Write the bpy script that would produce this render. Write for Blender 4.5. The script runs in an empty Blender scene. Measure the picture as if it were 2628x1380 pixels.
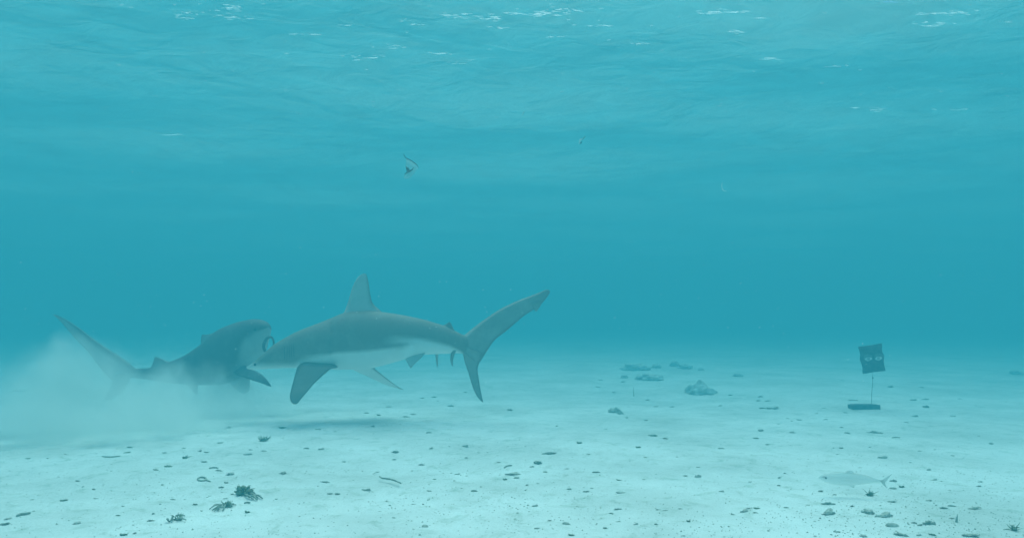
import bpy, bmesh, math, random
from mathutils import Vector, Matrix, noise

random.seed(11)
sc = bpy.context.scene
C = sc.collection
V = Vector

# ------------------------------------------------------------------ camera
CAM_H = 0.75
PITCH = math.atan(160 / 1712)
cam_d = bpy.data.cameras.new('camera')
cam_d.sensor_width = 36
cam_d.lens = 36 * 1712 / 2628
cam_d.clip_start = 0.05
cam_d.clip_end = 500
cam = bpy.data.objects.new('camera', cam_d)
cam.location = (0, 0, CAM_H)
cam.rotation_euler = (math.pi / 2 + PITCH, 0, 0)
C.objects.link(cam)
sc.camera = cam

# ------------------------------------------------------------------ sky, sun, exposure
SUN_EL, SUN_AZ = math.radians(72), math.radians(12)      # azimuth from +Y towards +X
w = bpy.data.worlds.new("World")
sc.world = w
w.use_nodes = True
nt = w.node_tree
nt.nodes.clear()
sky = nt.nodes.new('ShaderNodeTexSky')
sky.sky_type = 'NISHITA'
sky.sun_disc = False
sky.sun_elevation = SUN_EL
sky.sun_rotation = SUN_AZ
bg = nt.nodes.new('ShaderNodeBackground')
bg.inputs['Strength'].default_value = 0.15
wo = nt.nodes.new('ShaderNodeOutputWorld')
nt.links.new(sky.outputs[0], bg.inputs['Color'])
nt.links.new(bg.outputs[0], wo.inputs['Surface'])

sl = bpy.data.lights.new('sun', 'SUN')
sl.energy = 5.0
sl.angle = math.radians(65)          # the sun is spread out by the rippled surface and the milky water
sl.color = (1.0, 0.97, 0.92)
sun = bpy.data.objects.new('sun', sl)
d = V((math.sin(SUN_AZ) * math.cos(SUN_EL), math.cos(SUN_AZ) * math.cos(SUN_EL), math.sin(SUN_EL)))
sun.rotation_euler = d.to_track_quat('Z', 'Y').to_euler()
sun.location = (0, 0, 30)
C.objects.link(sun)

sc.view_settings.view_transform = 'Standard'
sc.view_settings.look = 'None'
sc.view_settings.gamma = 1
sc.view_settings.exposure = 0.37
cy = sc.cycles
cy.use_denoising = True
cy.max_bounces = 8
cy.diffuse_bounces = 3
cy.glossy_bounces = 2
cy.transmission_bounces = 2
cy.volume_bounces = 5
cy.transparent_max_bounces = 8
cy.caustics_reflective = False
cy.caustics_refractive = False
cy.sample_clamp_indirect = 4

# ------------------------------------------------------------------ helpers
fw = V((0, math.cos(PITCH), math.sin(PITCH)))
up = V((0, -math.sin(PITCH), math.cos(PITCH)))
CO = V((0, 0, CAM_H))

def ray(px, py):
    return V((1, 0, 0)) * ((px - 1314) / 1712) + up * ((690 - py) / 1712) + fw

def P(px, py, Y):
    """Point of the place seen at a spot of the photograph, Y metres away."""
    r = ray(px, py)
    return CO + r * (Y / r.y)

def ground(x, y):
    z = 0.012 * math.sin(0.9 * x + 0.5 * y) + 0.010 * math.sin(0.7 * y - 1.3 * x + 1.1)
    z += 0.022 * noise.noise(V((x * 0.8, y * 1.6, 3.1)))
    z += 0.008 * noise.noise(V((x * 3.1, y * 4.0, 7.7)))
    if y > 20:
        z *= max(0.3, 1 - (y - 20) / 40)
    if y > 7:
        z += 0.026 * min(y - 7, 30) * ss(7, 9, y)      # the bed rises gently away from the camera
    return z

def gp(px, py):
    r = ray(px, py)
    t = -CAM_H / r.z
    for _ in range(14):
        p = CO + r * t
        t = 0.5 * t + 0.5 * (ground(p.x, p.y) - CAM_H) / r.z
    return CO + r * t

def tag(o, label=None, cat=None, group=None, kind=None):
    if label: o['label'] = label
    if cat: o['category'] = cat
    if group: o['group'] = group
    if kind: o['kind'] = kind
    return o

def mesh_obj(name, verts, faces, mat, parent=None, shade=None, smooth=True):
    me = bpy.data.meshes.new(name)
    me.from_pydata([tuple(v) for v in verts], [], faces)
    me.update()
    if smooth:
        me.polygons.foreach_set('use_smooth', [True] * len(me.polygons))
    if shade is not None:
        a = me.attributes.new('shade', 'FLOAT', 'POINT')
        a.data.foreach_set('value', shade)
    me.materials.append(mat)
    o = bpy.data.objects.new(name, me)
    C.objects.link(o)
    if parent: o.parent = parent
    return o

def empty(name, loc):
    o = bpy.data.objects.new(name, None)
    o.empty_display_size = 0.1
    o.location = loc
    C.objects.link(o)
    return o

def localise(vs, loc):
    return [v - loc for v in vs]

def cr(pts, n):
    """Catmull-Rom through a list of tuples, n samples per span."""
    m = len(pts)
    out = []
    for i in range(m - 1):
        p0 = pts[max(i - 1, 0)]; p1 = pts[i]; p2 = pts[i + 1]; p3 = pts[min(i + 2, m - 1)]
        for k in range(n):
            t = k / n
            out.append(tuple(0.5 * ((2 * b) + (-a + c) * t + (2 * a - 5 * b + 4 * c - e) * t * t + (-a + 3 * b - 3 * c + e) * t ** 3)
                             for a, b, c, e in zip(p0, p1, p2, p3)))
    out.append(tuple(pts[-1]))
    return out

def ss(a, b, x):
    if a == b: return float(x >= a)
    t = min(1, max(0, (x - a) / (b - a)))
    return t * t * (3 - 2 * t)

def interp(tab, x):
    if x <= tab[0][0]: return tab[0][1]
    for (a, b), (c, e) in zip(tab, tab[1:]):
        if x <= c: return b + (e - b) * (x - a) / (c - a)
    return tab[-1][1]

# ------------------------------------------------------------------ materials
def new_mat(name):
    m = bpy.data.materials.new(name)
    m.use_nodes = True
    nt = m.node_tree
    nt.nodes.clear()
    out = nt.nodes.new('ShaderNodeOutputMaterial')
    return m, nt, out

def N(nt, t, **kw):
    n = nt.nodes.new(t)
    for k, v in kw.items():
        if k in n.inputs.keys():
            n.inputs[k].default_value = v
        else:
            setattr(n, k, v)
    return n

def L(nt, a, b): nt.links.new(a, b)

def noisy(name, c1, c2, scale=20, rough=0.8, bump=0.3, bdist=0.003, spec=0.3, stops=(0.35, 0.65)):
    m, nt, out = new_mat(name)
    tc = N(nt, 'ShaderNodeTexCoord')
    nz = N(nt, 'ShaderNodeTexNoise', Scale=scale, Detail=5.0, Roughness=0.6)
    L(nt, tc.outputs['Object'], nz.inputs['Vector'])
    r = N(nt, 'ShaderNodeValToRGB')
    r.color_ramp.elements[0].position, r.color_ramp.elements[1].position = stops
    r.color_ramp.elements[0].color = (*c1, 1); r.color_ramp.elements[1].color = (*c2, 1)
    L(nt, nz.outputs[0], r.inputs[0])
    b = N(nt, 'ShaderNodeBump', Strength=bump, Distance=bdist)
    L(nt, nz.outputs[0], b.inputs['Height'])
    p = N(nt, 'ShaderNodeBsdfPrincipled', Roughness=rough)
    p.inputs['Specular IOR Level'].default_value = spec
    L(nt, r.outputs[0], p.inputs['Base Color']); L(nt, b.outputs[0], p.inputs['Normal'])
    L(nt, p.outputs[0], out.inputs['Surface'])
    return m

def skin_mat(name, back, belly):
    m, nt, out = new_mat(name)
    at = N(nt, 'ShaderNodeAttribute', attribute_name='shade')
    tc = N(nt, 'ShaderNodeTexCoord')
    nz = N(nt, 'ShaderNodeTexNoise', Scale=7.0, Detail=6.0, Roughness=0.62)
    L(nt, tc.outputs['Object'], nz.inputs['Vector'])
    ma = N(nt, 'ShaderNodeMath', operation='MULTIPLY_ADD')
    ma.inputs[1].default_value = 0.5; ma.inputs[2].default_value = -0.27
    nf = N(nt, 'ShaderNodeTexNoise', Scale=46.0, Detail=4.0, Roughness=0.7)
    L(nt, tc.outputs['Object'], nf.inputs['Vector'])
    av = N(nt, 'ShaderNodeMath', operation='MULTIPLY_ADD'); av.inputs[1].default_value = 0.45
    L(nt, nf.outputs[0], av.inputs[0]); L(nt, nz.outputs[0], av.inputs[2])
    a2 = N(nt, 'ShaderNodeMath', operation='MULTIPLY'); a2.inputs[1].default_value = 0.72; L(nt, av.outputs[0], a2.inputs[0])
    L(nt, a2.outputs[0], ma.inputs[0])
    ad = N(nt, 'ShaderNodeMath', operation='ADD', use_clamp=True)
    L(nt, at.outputs['Fac'], ad.inputs[0]); L(nt, ma.outputs[0], ad.inputs[1])
    mx = N(nt, 'ShaderNodeMix', data_type='RGBA')
    mx.inputs[6].default_value = (*belly, 1); mx.inputs[7].default_value = (*back, 1)
    L(nt, ad.outputs[0], mx.inputs[0])
    n2 = N(nt, 'ShaderNodeTexNoise', Scale=160.0, Detail=3.0)
    L(nt, tc.outputs['Object'], n2.inputs['Vector'])
    b = N(nt, 'ShaderNodeBump', Strength=0.15, Distance=0.002)
    L(nt, n2.outputs[0], b.inputs['Height'])
    p = N(nt, 'ShaderNodeBsdfPrincipled', Roughness=0.62)
    p.inputs['Specular IOR Level'].default_value = 0.25
    L(nt, mx.outputs[2], p.inputs['Base Color']); L(nt, b.outputs[0], p.inputs['Normal'])
    L(nt, p.outputs[0], out.inputs['Surface'])
    return m

M = {}
M['shark'] = skin_mat('shark_skin', (0.215, 0.185, 0.145), (0.86, 0.87, 0.84))
M['shark_far'] = skin_mat('dark_shark_skin', (0.085, 0.085, 0.08), (0.60, 0.62, 0.60))
M['eye'] = noisy('eye_black', (0.01, 0.01, 0.01), (0.02, 0.02, 0.02), rough=0.2, bump=0)
M['gill'] = noisy('gill_dark', (0.10, 0.095, 0.08), (0.13, 0.12, 0.10), bump=0)
def silver(m):
    nt = m.node_tree
    out = [n for n in nt.nodes if n.type == 'OUTPUT_MATERIAL'][0]
    pr = [n for n in nt.nodes if n.type == 'BSDF_PRINCIPLED'][0]
    pr.inputs['Roughness'].default_value = 0.3
    tl = N(nt, 'ShaderNodeBsdfTranslucent'); tl.inputs[0].default_value = (0.95, 0.95, 0.92, 1)
    tr = N(nt, 'ShaderNodeBsdfTransparent')
    a = N(nt, 'ShaderNodeMixShader', Fac=0.35); L(nt, pr.outputs[0], a.inputs[1]); L(nt, tl.outputs[0], a.inputs[2])
    b = N(nt, 'ShaderNodeMixShader', Fac=0.45); L(nt, a.outputs[0], b.inputs[1]); L(nt, tr.outputs[0], b.inputs[2])
    L(nt, b.outputs[0], out.inputs['Surface'])
    return m
M['fish'] = skin_mat('silver_fish_skin', (0.62, 0.64, 0.57), (0.93, 0.93, 0.90))
silver(M['fish'])
M['rubble'] = noisy('coral_rubble', (0.20, 0.22, 0.17), (0.48, 0.50, 0.40), 9, bump=0.8, bdist=0.004)
M['rubble_pale'] = noisy('pale_rubble', (0.34, 0.37, 0.30), (0.60, 0.62, 0.54), 8, bump=0.8, bdist=0.004)
M['shell'] = noisy('shell', (0.24, 0.27, 0.22), (0.58, 0.58, 0.50), 35, bump=0.5)
M['weed'] = noisy('weed', (0.09, 0.12, 0.06), (0.32, 0.36, 0.22), 50, bump=0.6)
M['twig'] = noisy('twig', (0.14, 0.17, 0.12), (0.45, 0.46, 0.38), 40, bump=0.5)
M['rock'] = noisy('reef_rock', (0.60, 0.63, 0.56), (0.80, 0.81, 0.75), 9, bump=1.0, bdist=0.03)
M['panel'] = noisy('dark_panel', (0.012, 0.015, 0.016), (0.06, 0.065, 0.06), 26, rough=0.9, bump=0.4, bdist=0.004)
M['socket'] = noisy('grey_print', (0.10, 0.11, 0.11), (0.17, 0.18, 0.17), 40, bump=0.1)
M['eyewhite'] = noisy('white_print', (0.50, 0.53, 0.52), (0.85, 0.86, 0.84), 60, bump=0)
M['iris'] = noisy('grey_iris', (0.26, 0.28, 0.28), (0.42, 0.44, 0.44), 60, bump=0)
M['weight'] = noisy('weight', (0.06, 0.07, 0.065), (0.13, 0.14, 0.13), 18, bump=0.6, bdist=0.004)
M['rod'] = noisy('rod', (0.16, 0.17, 0.16), (0.32, 0.32, 0.3), 60, bump=0.2)
M['loop'] = noisy('loop', (0.05, 0.055, 0.05), (0.14, 0.14, 0.13), 50, bump=0.4)
M['speck'] = noisy('pale_speck', (0.75, 0.78, 0.75), (0.85, 0.86, 0.84), 10, bump=0)

# scrap: thin translucent tissue
def tissue_mat():
    m, nt, out = new_mat('translucent_tissue')
    tc = N(nt, 'ShaderNodeTexCoord')
    nz = N(nt, 'ShaderNodeTexNoise', Scale=40.0, Detail=4.0)
    L(nt, tc.outputs['Object'], nz.inputs['Vector'])
    r = N(nt, 'ShaderNodeValToRGB')
    r.color_ramp.elements[0].color = (0.35, 0.37, 0.34, 1); r.color_ramp.elements[1].color = (0.7, 0.72, 0.68, 1)
    L(nt, nz.outputs[0], r.inputs[0])
    df = N(nt, 'ShaderNodeBsdfDiffuse'); tl = N(nt, 'ShaderNodeBsdfTranslucent'); tr = N(nt, 'ShaderNodeBsdfTransparent')
    L(nt, r.outputs[0], df.inputs[0]); L(nt, r.outputs[0], tl.inputs[0])
    m1 = N(nt, 'ShaderNodeMixShader', Fac=0.5); L(nt, df.outputs[0], m1.inputs[1]); L(nt, tl.outputs[0], m1.inputs[2])
    m2 = N(nt, 'ShaderNodeMixShader', Fac=0.84); L(nt, m1.outputs[0], m2.inputs[1]); L(nt, tr.outputs[0], m2.inputs[2])
    L(nt, m2.outputs[0], out.inputs['Surface'])
    return m
M['tissue'] = tissue_mat()

def sand_mat():
    m, nt, out = new_mat('white_sand')
    tc = N(nt, 'ShaderNodeTexCoord')
    co = tc.outputs['Object']
    big = N(nt, 'ShaderNodeTexNoise', Scale=1.3, Detail=5.0, Roughness=0.6); L(nt, co, big.inputs['Vector'])
    mid = N(nt, 'ShaderNodeTexNoise', Scale=9.0, Detail=6.0, Roughness=0.7, Distortion=0.6); L(nt, co, mid.inputs['Vector'])
    fin_ = N(nt, 'ShaderNodeTexNoise', Scale=85.0, Detail=4.0, Roughness=0.7); L(nt, co, fin_.inputs['Vector'])
    spk = N(nt, 'ShaderNodeTexVoronoi', Scale=38.0); L(nt, co, spk.inputs['Vector'])
    r1 = N(nt, 'ShaderNodeValToRGB')
    r1.color_ramp.elements[0].position = 0.3; r1.color_ramp.elements[1].position = 0.62
    r1.color_ramp.elements[0].color = (0.60, 0.62, 0.57, 1); r1.color_ramp.elements[1].color = (0.83, 0.85, 0.81, 1)
    L(nt, big.outputs[0], r1.inputs[0])
    # mottled darker crust of fine algae and shell grit
    r2 = N(nt, 'ShaderNodeValToRGB')
    r2.color_ramp.elements[0].position = 0.53; r2.color_ramp.elements[1].position = 0.75
    r2.color_ramp.elements[0].color = (1, 1, 1, 1); r2.color_ramp.elements[1].color = (0.60, 0.66, 0.58, 1)
    L(nt, mid.outputs[0], r2.inputs[0])
    mul = N(nt, 'ShaderNodeMix', data_type='RGBA', blend_type='MULTIPLY'); mul.inputs[0].default_value = 1
    L(nt, r1.outputs[0], mul.inputs[6]); L(nt, r2.outputs[0], mul.inputs[7])
    # sparse dark grains
    gate = N(nt, 'ShaderNodeMath', operation='LESS_THAN'); gate.inputs[1].default_value = 0.17
    L(nt, spk.outputs['Distance'], gate.inputs[0])
    sep = N(nt, 'ShaderNodeSeparateColor'); L(nt, spk.outputs['Color'], sep.inputs[0])
    g2 = N(nt, 'ShaderNodeMath', operation='GREATER_THAN'); g2.inputs[1].default_value = 0.90
    L(nt, sep.outputs[0], g2.inputs[0])
    g3 = N(nt, 'ShaderNodeMath', operation='MULTIPLY'); L(nt, gate.outputs[0], g3.inputs[0]); L(nt, g2.outputs[0], g3.inputs[1])
    g4 = N(nt, 'ShaderNodeMath', operation='MULTIPLY'); g4.inputs[1].default_value = 0.6; L(nt, g3.outputs[0], g4.inputs[0])
    mx = N(nt, 'ShaderNodeMix', data_type='RGBA'); mx.inputs[7].default_value = (0.16, 0.18, 0.14, 1)
    L(nt, g4.outputs[0], mx.inputs[0]); L(nt, mul.outputs[2], mx.inputs[6])
    hs = N(nt, 'ShaderNodeMath', operation='ADD'); L(nt, mid.outputs[0], hs.inputs[0])
    hm = N(nt, 'ShaderNodeMath', operation='MULTIPLY'); hm.inputs[1].default_value = 0.25; L(nt, fin_.outputs[0], hm.inputs[0])
    L(nt, hm.outputs[0], hs.inputs[1])
    b = N(nt, 'ShaderNodeBump', Strength=0.5, Distance=0.03); L(nt, hs.outputs[0], b.inputs['Height'])
    p = N(nt, 'ShaderNodeBsdfPrincipled', Roughness=0.95)
    p.inputs['Specular IOR Level'].default_value = 0.1
    L(nt, mx.outputs[2], p.inputs['Base Color']); L(nt, b.outputs[0], p.inputs['Normal'])
    L(nt, p.outputs[0], out.inputs['Surface'])
    return m
M['sand'] = sand_mat()

def surface_mat():
    """Underside of the rippled sea surface: mirrors beyond the critical angle, lets the sky through elsewhere."""
    m, nt, out = new_mat('water_surface')
    tc = N(nt, 'ShaderNodeTexCoord')
    mp = N(nt, 'ShaderNodeMapping'); mp.inputs['Rotation'].default_value = (0, 0, 0.25); mp.inputs['Scale'].default_value = (0.7, 1.0, 1)
    L(nt, tc.outputs['Object'], mp.inputs['Vector'])
    n1 = N(nt, 'ShaderNodeTexNoise', Scale=0.8, Detail=2.0, Roughness=0.5, Distortion=0.4)
    n2 = N(nt, 'ShaderNodeTexNoise', Scale=3.6, Detail=3.0, Roughness=0.55, Distortion=0.8)
    for n in (n1, n2): L(nt, mp.outputs[0], n.inputs['Vector'])
    a = N(nt, 'ShaderNodeMath', operation='MULTIPLY'); a.inputs[1].default_value = SURF_A; L(nt, n1.outputs[0], a.inputs[0])
    c = N(nt, 'ShaderNodeMath', operation='MULTIPLY_ADD'); c.inputs[1].default_value = SURF_B
    L(nt, n2.outputs[0], c.inputs[0]); L(nt, a.outputs[0], c.inputs[2])
    b = N(nt, 'ShaderNodeBump', Strength=1.0, Distance=1.0); L(nt, c.outputs[0], b.inputs['Height'])
    fr = N(nt, 'ShaderNodeFresnel', IOR=1.33); L(nt, b.outputs[0], fr.inputs['Normal'])
    tr = N(nt, 'ShaderNodeBsdfTransparent'); tr.inputs[0].default_value = (0.84, 0.99, 1.0, 1)
    gl = N(nt, 'ShaderNodeBsdfGlossy', Roughness=0.28); L(nt, b.outputs[0], gl.inputs['Normal'])
    mx = N(nt, 'ShaderNodeMixShader'); L(nt, fr.outputs[0], mx.inputs[0]); L(nt, tr.outputs[0], mx.inputs[1]); L(nt, gl.outputs[0], mx.inputs[2])
    # teal translucent colour mixed in to brighten the underside, in soft noise bands
    brighten = N(nt, 'ShaderNodeBsdfTranslucent'); brighten.inputs[0].default_value = (0.14, 0.86, 0.96, 1)
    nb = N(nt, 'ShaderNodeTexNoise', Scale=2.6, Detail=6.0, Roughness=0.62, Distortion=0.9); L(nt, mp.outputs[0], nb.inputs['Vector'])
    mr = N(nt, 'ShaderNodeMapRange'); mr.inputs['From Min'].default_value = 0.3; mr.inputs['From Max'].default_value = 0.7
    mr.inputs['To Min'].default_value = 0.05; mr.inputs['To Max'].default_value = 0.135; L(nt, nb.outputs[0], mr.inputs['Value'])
    m2 = N(nt, 'ShaderNodeMixShader'); L(nt, mr.outputs[0], m2.inputs[0]); L(nt, mx.outputs[0], m2.inputs[1]); L(nt, brighten.outputs[0], m2.inputs[2])
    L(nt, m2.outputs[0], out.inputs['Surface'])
    return m
SURF_A, SURF_B = 0.09, 0.028
M['surface'] = surface_mat()

# ------------------------------------------------------------------ the setting
def sheet(name, xs, ys, zf, mat):
    nx, ny = len(xs), len(ys)
    vs = [(x, y, zf(x, y)) for y in ys for x in xs]
    fs = [(j * nx + i, j * nx + i + 1, (j + 1) * nx + i + 1, (j + 1) * nx + i) for j in range(ny - 1) for i in range(nx - 1)]
    return mesh_obj(name, vs, fs, mat)

def graded(lo, hi, n_in, a, b, n_out):
    core = [lo + (hi - lo) * i / n_in for i in range(n_in + 1)]
    left = [lo - (lo - a) * ((i / n_out) ** 1.8) for i in range(n_out, 0, -1)]
    right = [hi + (b - hi) * ((i / n_out) ** 1.8) for i in range(1, n_out + 1)]
    return left + core + right

FL = 70
xs = graded(-7, 7, 280, -FL, FL, 30)
ys = graded(0.8, 13, 240, -FL, FL, 30)
floor = tag(sheet('seabed', xs, ys, ground, M['sand']), kind='structure')

SURF_Z = 3.0
def wave(x, y):
    return SURF_Z + 0.035 * math.sin(0.9 * x + 1.7 * y) + 0.03 * math.sin(-0.6 * x + 2.3 * y + 1.0) + 0.05 * noise.noise(V((x * 0.5, y * 0.9, 0)))
xs = graded(-9, 9, 120, -FL, FL, 30)
ys = graded(1, 20, 150, -FL, FL, 30)
surf = tag(sheet('water_surface', xs, ys, wave, M['surface']), kind='structure')

# the water itself, as a closed box of even density round everything
HAZE_DENS = 0.20
HAZE_COL = (0.052, 0.292, 0.36)
HAZE_ABS = (0.0, 0.09, 0.10)
m, nt, out = new_mat('sea_water_volume')
pv = N(nt, 'ShaderNodeVolumePrincipled')
pv.inputs['Color'].default_value = (*HAZE_COL, 1)
pv.inputs['Density'].default_value = HAZE_DENS
pv.inputs['Absorption Color'].default_value = (*HAZE_ABS, 1)
pv.inputs['Anisotropy'].default_value = 0.0
L(nt, pv.outputs[0], out.inputs['Volume'])
M['haze'] = m
def box_vf(x0, x1, y0, y1, z0, z1):
    vs = [(x, y, z) for z in (z0, z1) for y in (y0, y1) for x in (x0, x1)]
    fs = [(0, 2, 3, 1), (4, 5, 7, 6), (0, 1, 5, 4), (2, 6, 7, 3), (0, 4, 6, 2), (1, 3, 7, 5)]
    return vs, fs
vs, fs = box_vf(-FL - 2, FL + 2, -FL - 2, FL + 2, -1.1, SURF_Z + 0.35)
haze = tag(mesh_obj('haze', vs, fs, M['haze'], smooth=False), kind='stuff')

# ------------------------------------------------------------------ lofts
def loft(stations, n, ring=28, shade_f=None, sq=1.0, flat_belly=0.0):
    """stations: (top_px, top_py, bot_px, bot_py, Y, width_ratio). Returns verts, faces, shade."""
    st = cr(stations, n)
    rows = []
    for s in st:
        t = P(s[0], s[1], s[4]); b = P(s[2], s[3], s[4])
        rows.append(((t + b) / 2, (t - b) / 2, s[5], s))
    vs, sh = [], []
    m_ = len(rows)
    for i, (c, h, wr, s) in enumerate(rows):
        tan = (rows[min(i + 1, m_ - 1)][0] - rows[max(i - 1, 0)][0]).normalized()
        side = tan.cross(h).normalized() * (h.length * wr)
        for k in range(ring):
            a = 2 * math.pi * k / ring
            ca, sa = math.cos(a), math.sin(a)
            x = math.copysign(abs(sa) ** sq, sa)
            vs.append(c + h * ca + side * x)
            sh.append(shade_f(s, ca) if shade_f else 1.0)
    fs = []
    for i in range(m_ - 1):
        for k in range(ring):
            k2 = (k + 1) % ring
            fs.append((i * ring + k, i * ring + k2, (i + 1) * ring + k2, (i + 1) * ring + k))
    for i, rev in ((0, True), (m_ - 1, False)):
        c = rows[i][0]
        vs.append(c)
        sh.append(sum(sh[i * ring:(i + 1) * ring]) / ring)
        ci = len(vs) - 1
        for k in range(ring):
            k2 = (k + 1) % ring
            f = (i * ring + k, i * ring + k2, ci)
            fs.append(f[::-1] if rev else f)
    return vs, fs, sh, rows

def fin(pairs, n=5, K=9, thick=0.07, shade_f=None, tmax=0.03):
    """pairs: (le_px, le_py, te_px, te_py, Y) from root to tip: a tapered foil with a rounded leading edge."""
    st = cr(pairs, n)
    rows = [(P(s[0], s[1], s[4]), P(s[2], s[3], s[4])) for s in st]
    mid0 = (rows[0][0] + rows[0][1]) / 2
    mid1 = (rows[-1][0] + rows[-1][1]) / 2
    span = (mid1 - mid0).normalized()
    nrm = (rows[0][1] - rows[0][0]).cross(span).normalized()
    vs, sh = [], []
    prof = []
    for k in range(K): prof.append((k / (K - 1), 1))
    for k in range(K - 2, 0, -1): prof.append((k / (K - 1), -1))
    R = len(prof)
    for i, (a, b) in enumerate(rows):
        ch = b - a
        t = min(tmax, ch.length * thick)
        vv_ = i / (len(rows) - 1)
        t *= 1 + 1.8 * max(0, 1 - vv_ / 0.3) ** 2
        for u, sg in prof:
            th = 2.6 * (math.sqrt(max(u, 0)) * (1 - u)) * 0.5 + 0.06 * (1 - u)
            vs.append(a + ch * u + nrm * (sg * t * th))
            sh.append(shade_f(i / (len(rows) - 1), u) if shade_f else 1.0)
    fs = []
    for i in range(len(rows) - 1):
        for k in range(R):
            k2 = (k + 1) % R
            fs.append((i * R + k, i * R + k2, (i + 1) * R + k2, (i + 1) * R + k))
    fs.append(tuple(range(R))[::-1])
    e = (len(rows) - 1) * R
    fs.append(tuple(range(e, e + R)))
    return vs, fs, sh

def merge(parts):
    V_, F_, S_ = [], [], []
    for p in parts:
        o = len(V_)
        V_ += p[0]; S_ += p[2]
        F_ += [tuple(i + o for i in f) for f in p[1]]
    return V_, F_, S_

def ball(c, r, seg=14, sc3=(1, 1, 1)):
    vs, fs = [], []
    for i in range(seg + 1):
        th = math.pi * i / seg
        for k in range(seg):
            ph = 2 * math.pi * k / seg
            vs.append(c + V((r * sc3[0] * math.sin(th) * math.cos(ph), r * sc3[1] * math.sin(th) * math.sin(ph), r * sc3[2] * math.cos(th))))
    for i in range(seg):
        for k in range(seg):
            k2 = (k + 1) % seg
            fs.append((i * seg + k, i * seg + k2, (i + 1) * seg + k2, (i + 1) * seg + k))
    return vs, fs

def tube(pts, rad, ring=8, closed=False, flat=1.0):
    """tube through 3-D points; rad is a number or one per point"""
    n = len(pts)
    rs = rad if isinstance(rad, (list, tuple)) else [rad] * n
    vs, fs = [], []
    for i in range(n):
        a = pts[(i - 1) % n] if closed else pts[max(i - 1, 0)]
        b = pts[(i + 1) % n] if closed else pts[min(i + 1, n - 1)]
        t = (b - a).normalized()
        s = t.cross(V((0.1, 1, 0.13))).normalized()
        u = s.cross(t).normalized()
        for k in range(ring):
            an = 2 * math.pi * k / ring
            vs.append(pts[i] + s * (math.cos(an) * rs[i] * flat) + u * (math.sin(an) * rs[i]))
    m_ = n if closed else n - 1
    for i in range(m_):
        j = (i + 1) % n
        for k in range(ring):
            k2 = (k + 1) % ring
            fs.append((i * ring + k, j * ring + k, j * ring + k2, i * ring + k2))
    if not closed:
        fs.append(tuple(range(ring)))
        fs.append(tuple(range((n - 1) * ring, n * ring))[::-1])
    return vs, fs

def surface_strip(rows, ring, r0, k0, k1, width, lift, steps=8):
    """thin strip lying on a lofted body, around its section from angle k0 to k1 at ring position r0"""
    pts = []
    i = int(r0); f = r0 - i
    for j in range(steps + 1):
        a = math.radians(k0 + (k1 - k0) * j / steps)
        q = []
        for ii in (i, i + 1):
            c, h, wr, s = rows[ii]
            tan = (rows[ii + 1][0] - rows[ii - 1][0]).normalized()
            side = tan.cross(h).normalized() * (h.length * wr)
            q.append(c + (h * math.cos(a) + side * math.sin(a)) * (1 + lift))
        pts.append(q[0].lerp(q[1], f))
    rs = [width * math.sin(math.pi * (0.12 + 0.76 * j / steps)) for j in range(steps + 1)]
    return tube(pts, rs, 6)

# ------------------------------------------------------------------ the near shark
Y0 = 5.5
S1 = [(634, 940, 634, 945, 5.42, 1.3), (641, 936, 642, 947, 5.42, 1.25), (653, 927, 655, 948, 5.43, 1.15), (676, 907, 677, 947, 5.44, 1.0),
      (703, 884, 704, 945, 5.45, 0.92), (738, 863, 738, 944, 5.46, 0.86), (768, 848, 768, 944, 5.47, 0.84), (827, 825, 827, 946, 5.48, 0.82),
      (857, 813, 857, 948, 5.5, 0.8), (886, 802, 886, 948, 5.5, 0.78), (925, 797, 925, 947, 5.5, 0.76), (960, 798, 960, 943, 5.5, 0.74),
      (1020, 806, 1020, 927, 5.52, 0.72), (1077, 817, 1077, 912, 5.55, 0.7), (1119, 829, 1119, 908, 5.58, 0.68), (1150, 839, 1150, 907, 5.6, 0.64),
      (1172, 851, 1172, 906, 5.62, 0.6), (1192, 860, 1192, 908, 5.64, 0.5), (1208, 868, 1208, 912, 5.65, 0.28)]
belly_line = [(634, 938), (660, 934), (700, 938), (760, 936), (800, 918), (827, 911), (900, 901), (960, 898), (1033, 891), (1050, 889), (1077, 868), (1151, 886), (1181, 902), (1195, 915), (1215, 930)]
wedge = [(980, 860), (1000, 862), (1077, 869), (1151, 886)]
def shade1(s, ca):
    x = s[0]
    mid, half = (s[1] + s[3]) / 2, max((s[3] - s[1]) / 2, 1)
    y = mid - half * ca
    if x < 1058:
        bl = interp(belly_line, min(x, 1046))
        soft = 5 + 8 * (1 - ss(790, 850, x))
        t = 1 - 0.88 * ss(bl - soft, bl + soft, y)
        # the paler flank band above the dark streak
        if x > 975:
            wt = interp(wedge, x)
            k = ss(975, 1060, x)
            band = ss(wt - 7, wt + 9, y) * (1 - ss(bl - 14, bl - 4, y) * (1 - ss(1035, 1058, x)))
            t -= 0.75 * k * band
    else:
        wt = interp(wedge, x) if x < 1151 else interp(belly_line, x)
        t = 1 - 0.88 * ss(wt - 7, wt + 8, y)
    return max(0.02, min(1, t))
body = loft(S1, 5, 40, shade1)
edge = lambda base, te, tip: (lambda v, u: min(1.1, base + te * ss(0.82, 1.0, u) + tip * ss(0.6, 1.0, v)))
parts = [body[:3]]
parts.append(fin([(868, 822, 990, 822, 5.5), (884, 799, 978, 799, 5.5), (893, 775, 957, 778, 5.5), (902, 745, 950, 752, 5.5), (911, 722, 946, 726, 5.5), (923, 707, 943, 711, 5.5), (932, 702.5, 940, 704, 5.5), (936, 701.5, 938.5, 702.5, 5.5)],
                 5, thick=0.09, shade_f=edge(0.5, 0.5, 0.1)))
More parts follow.
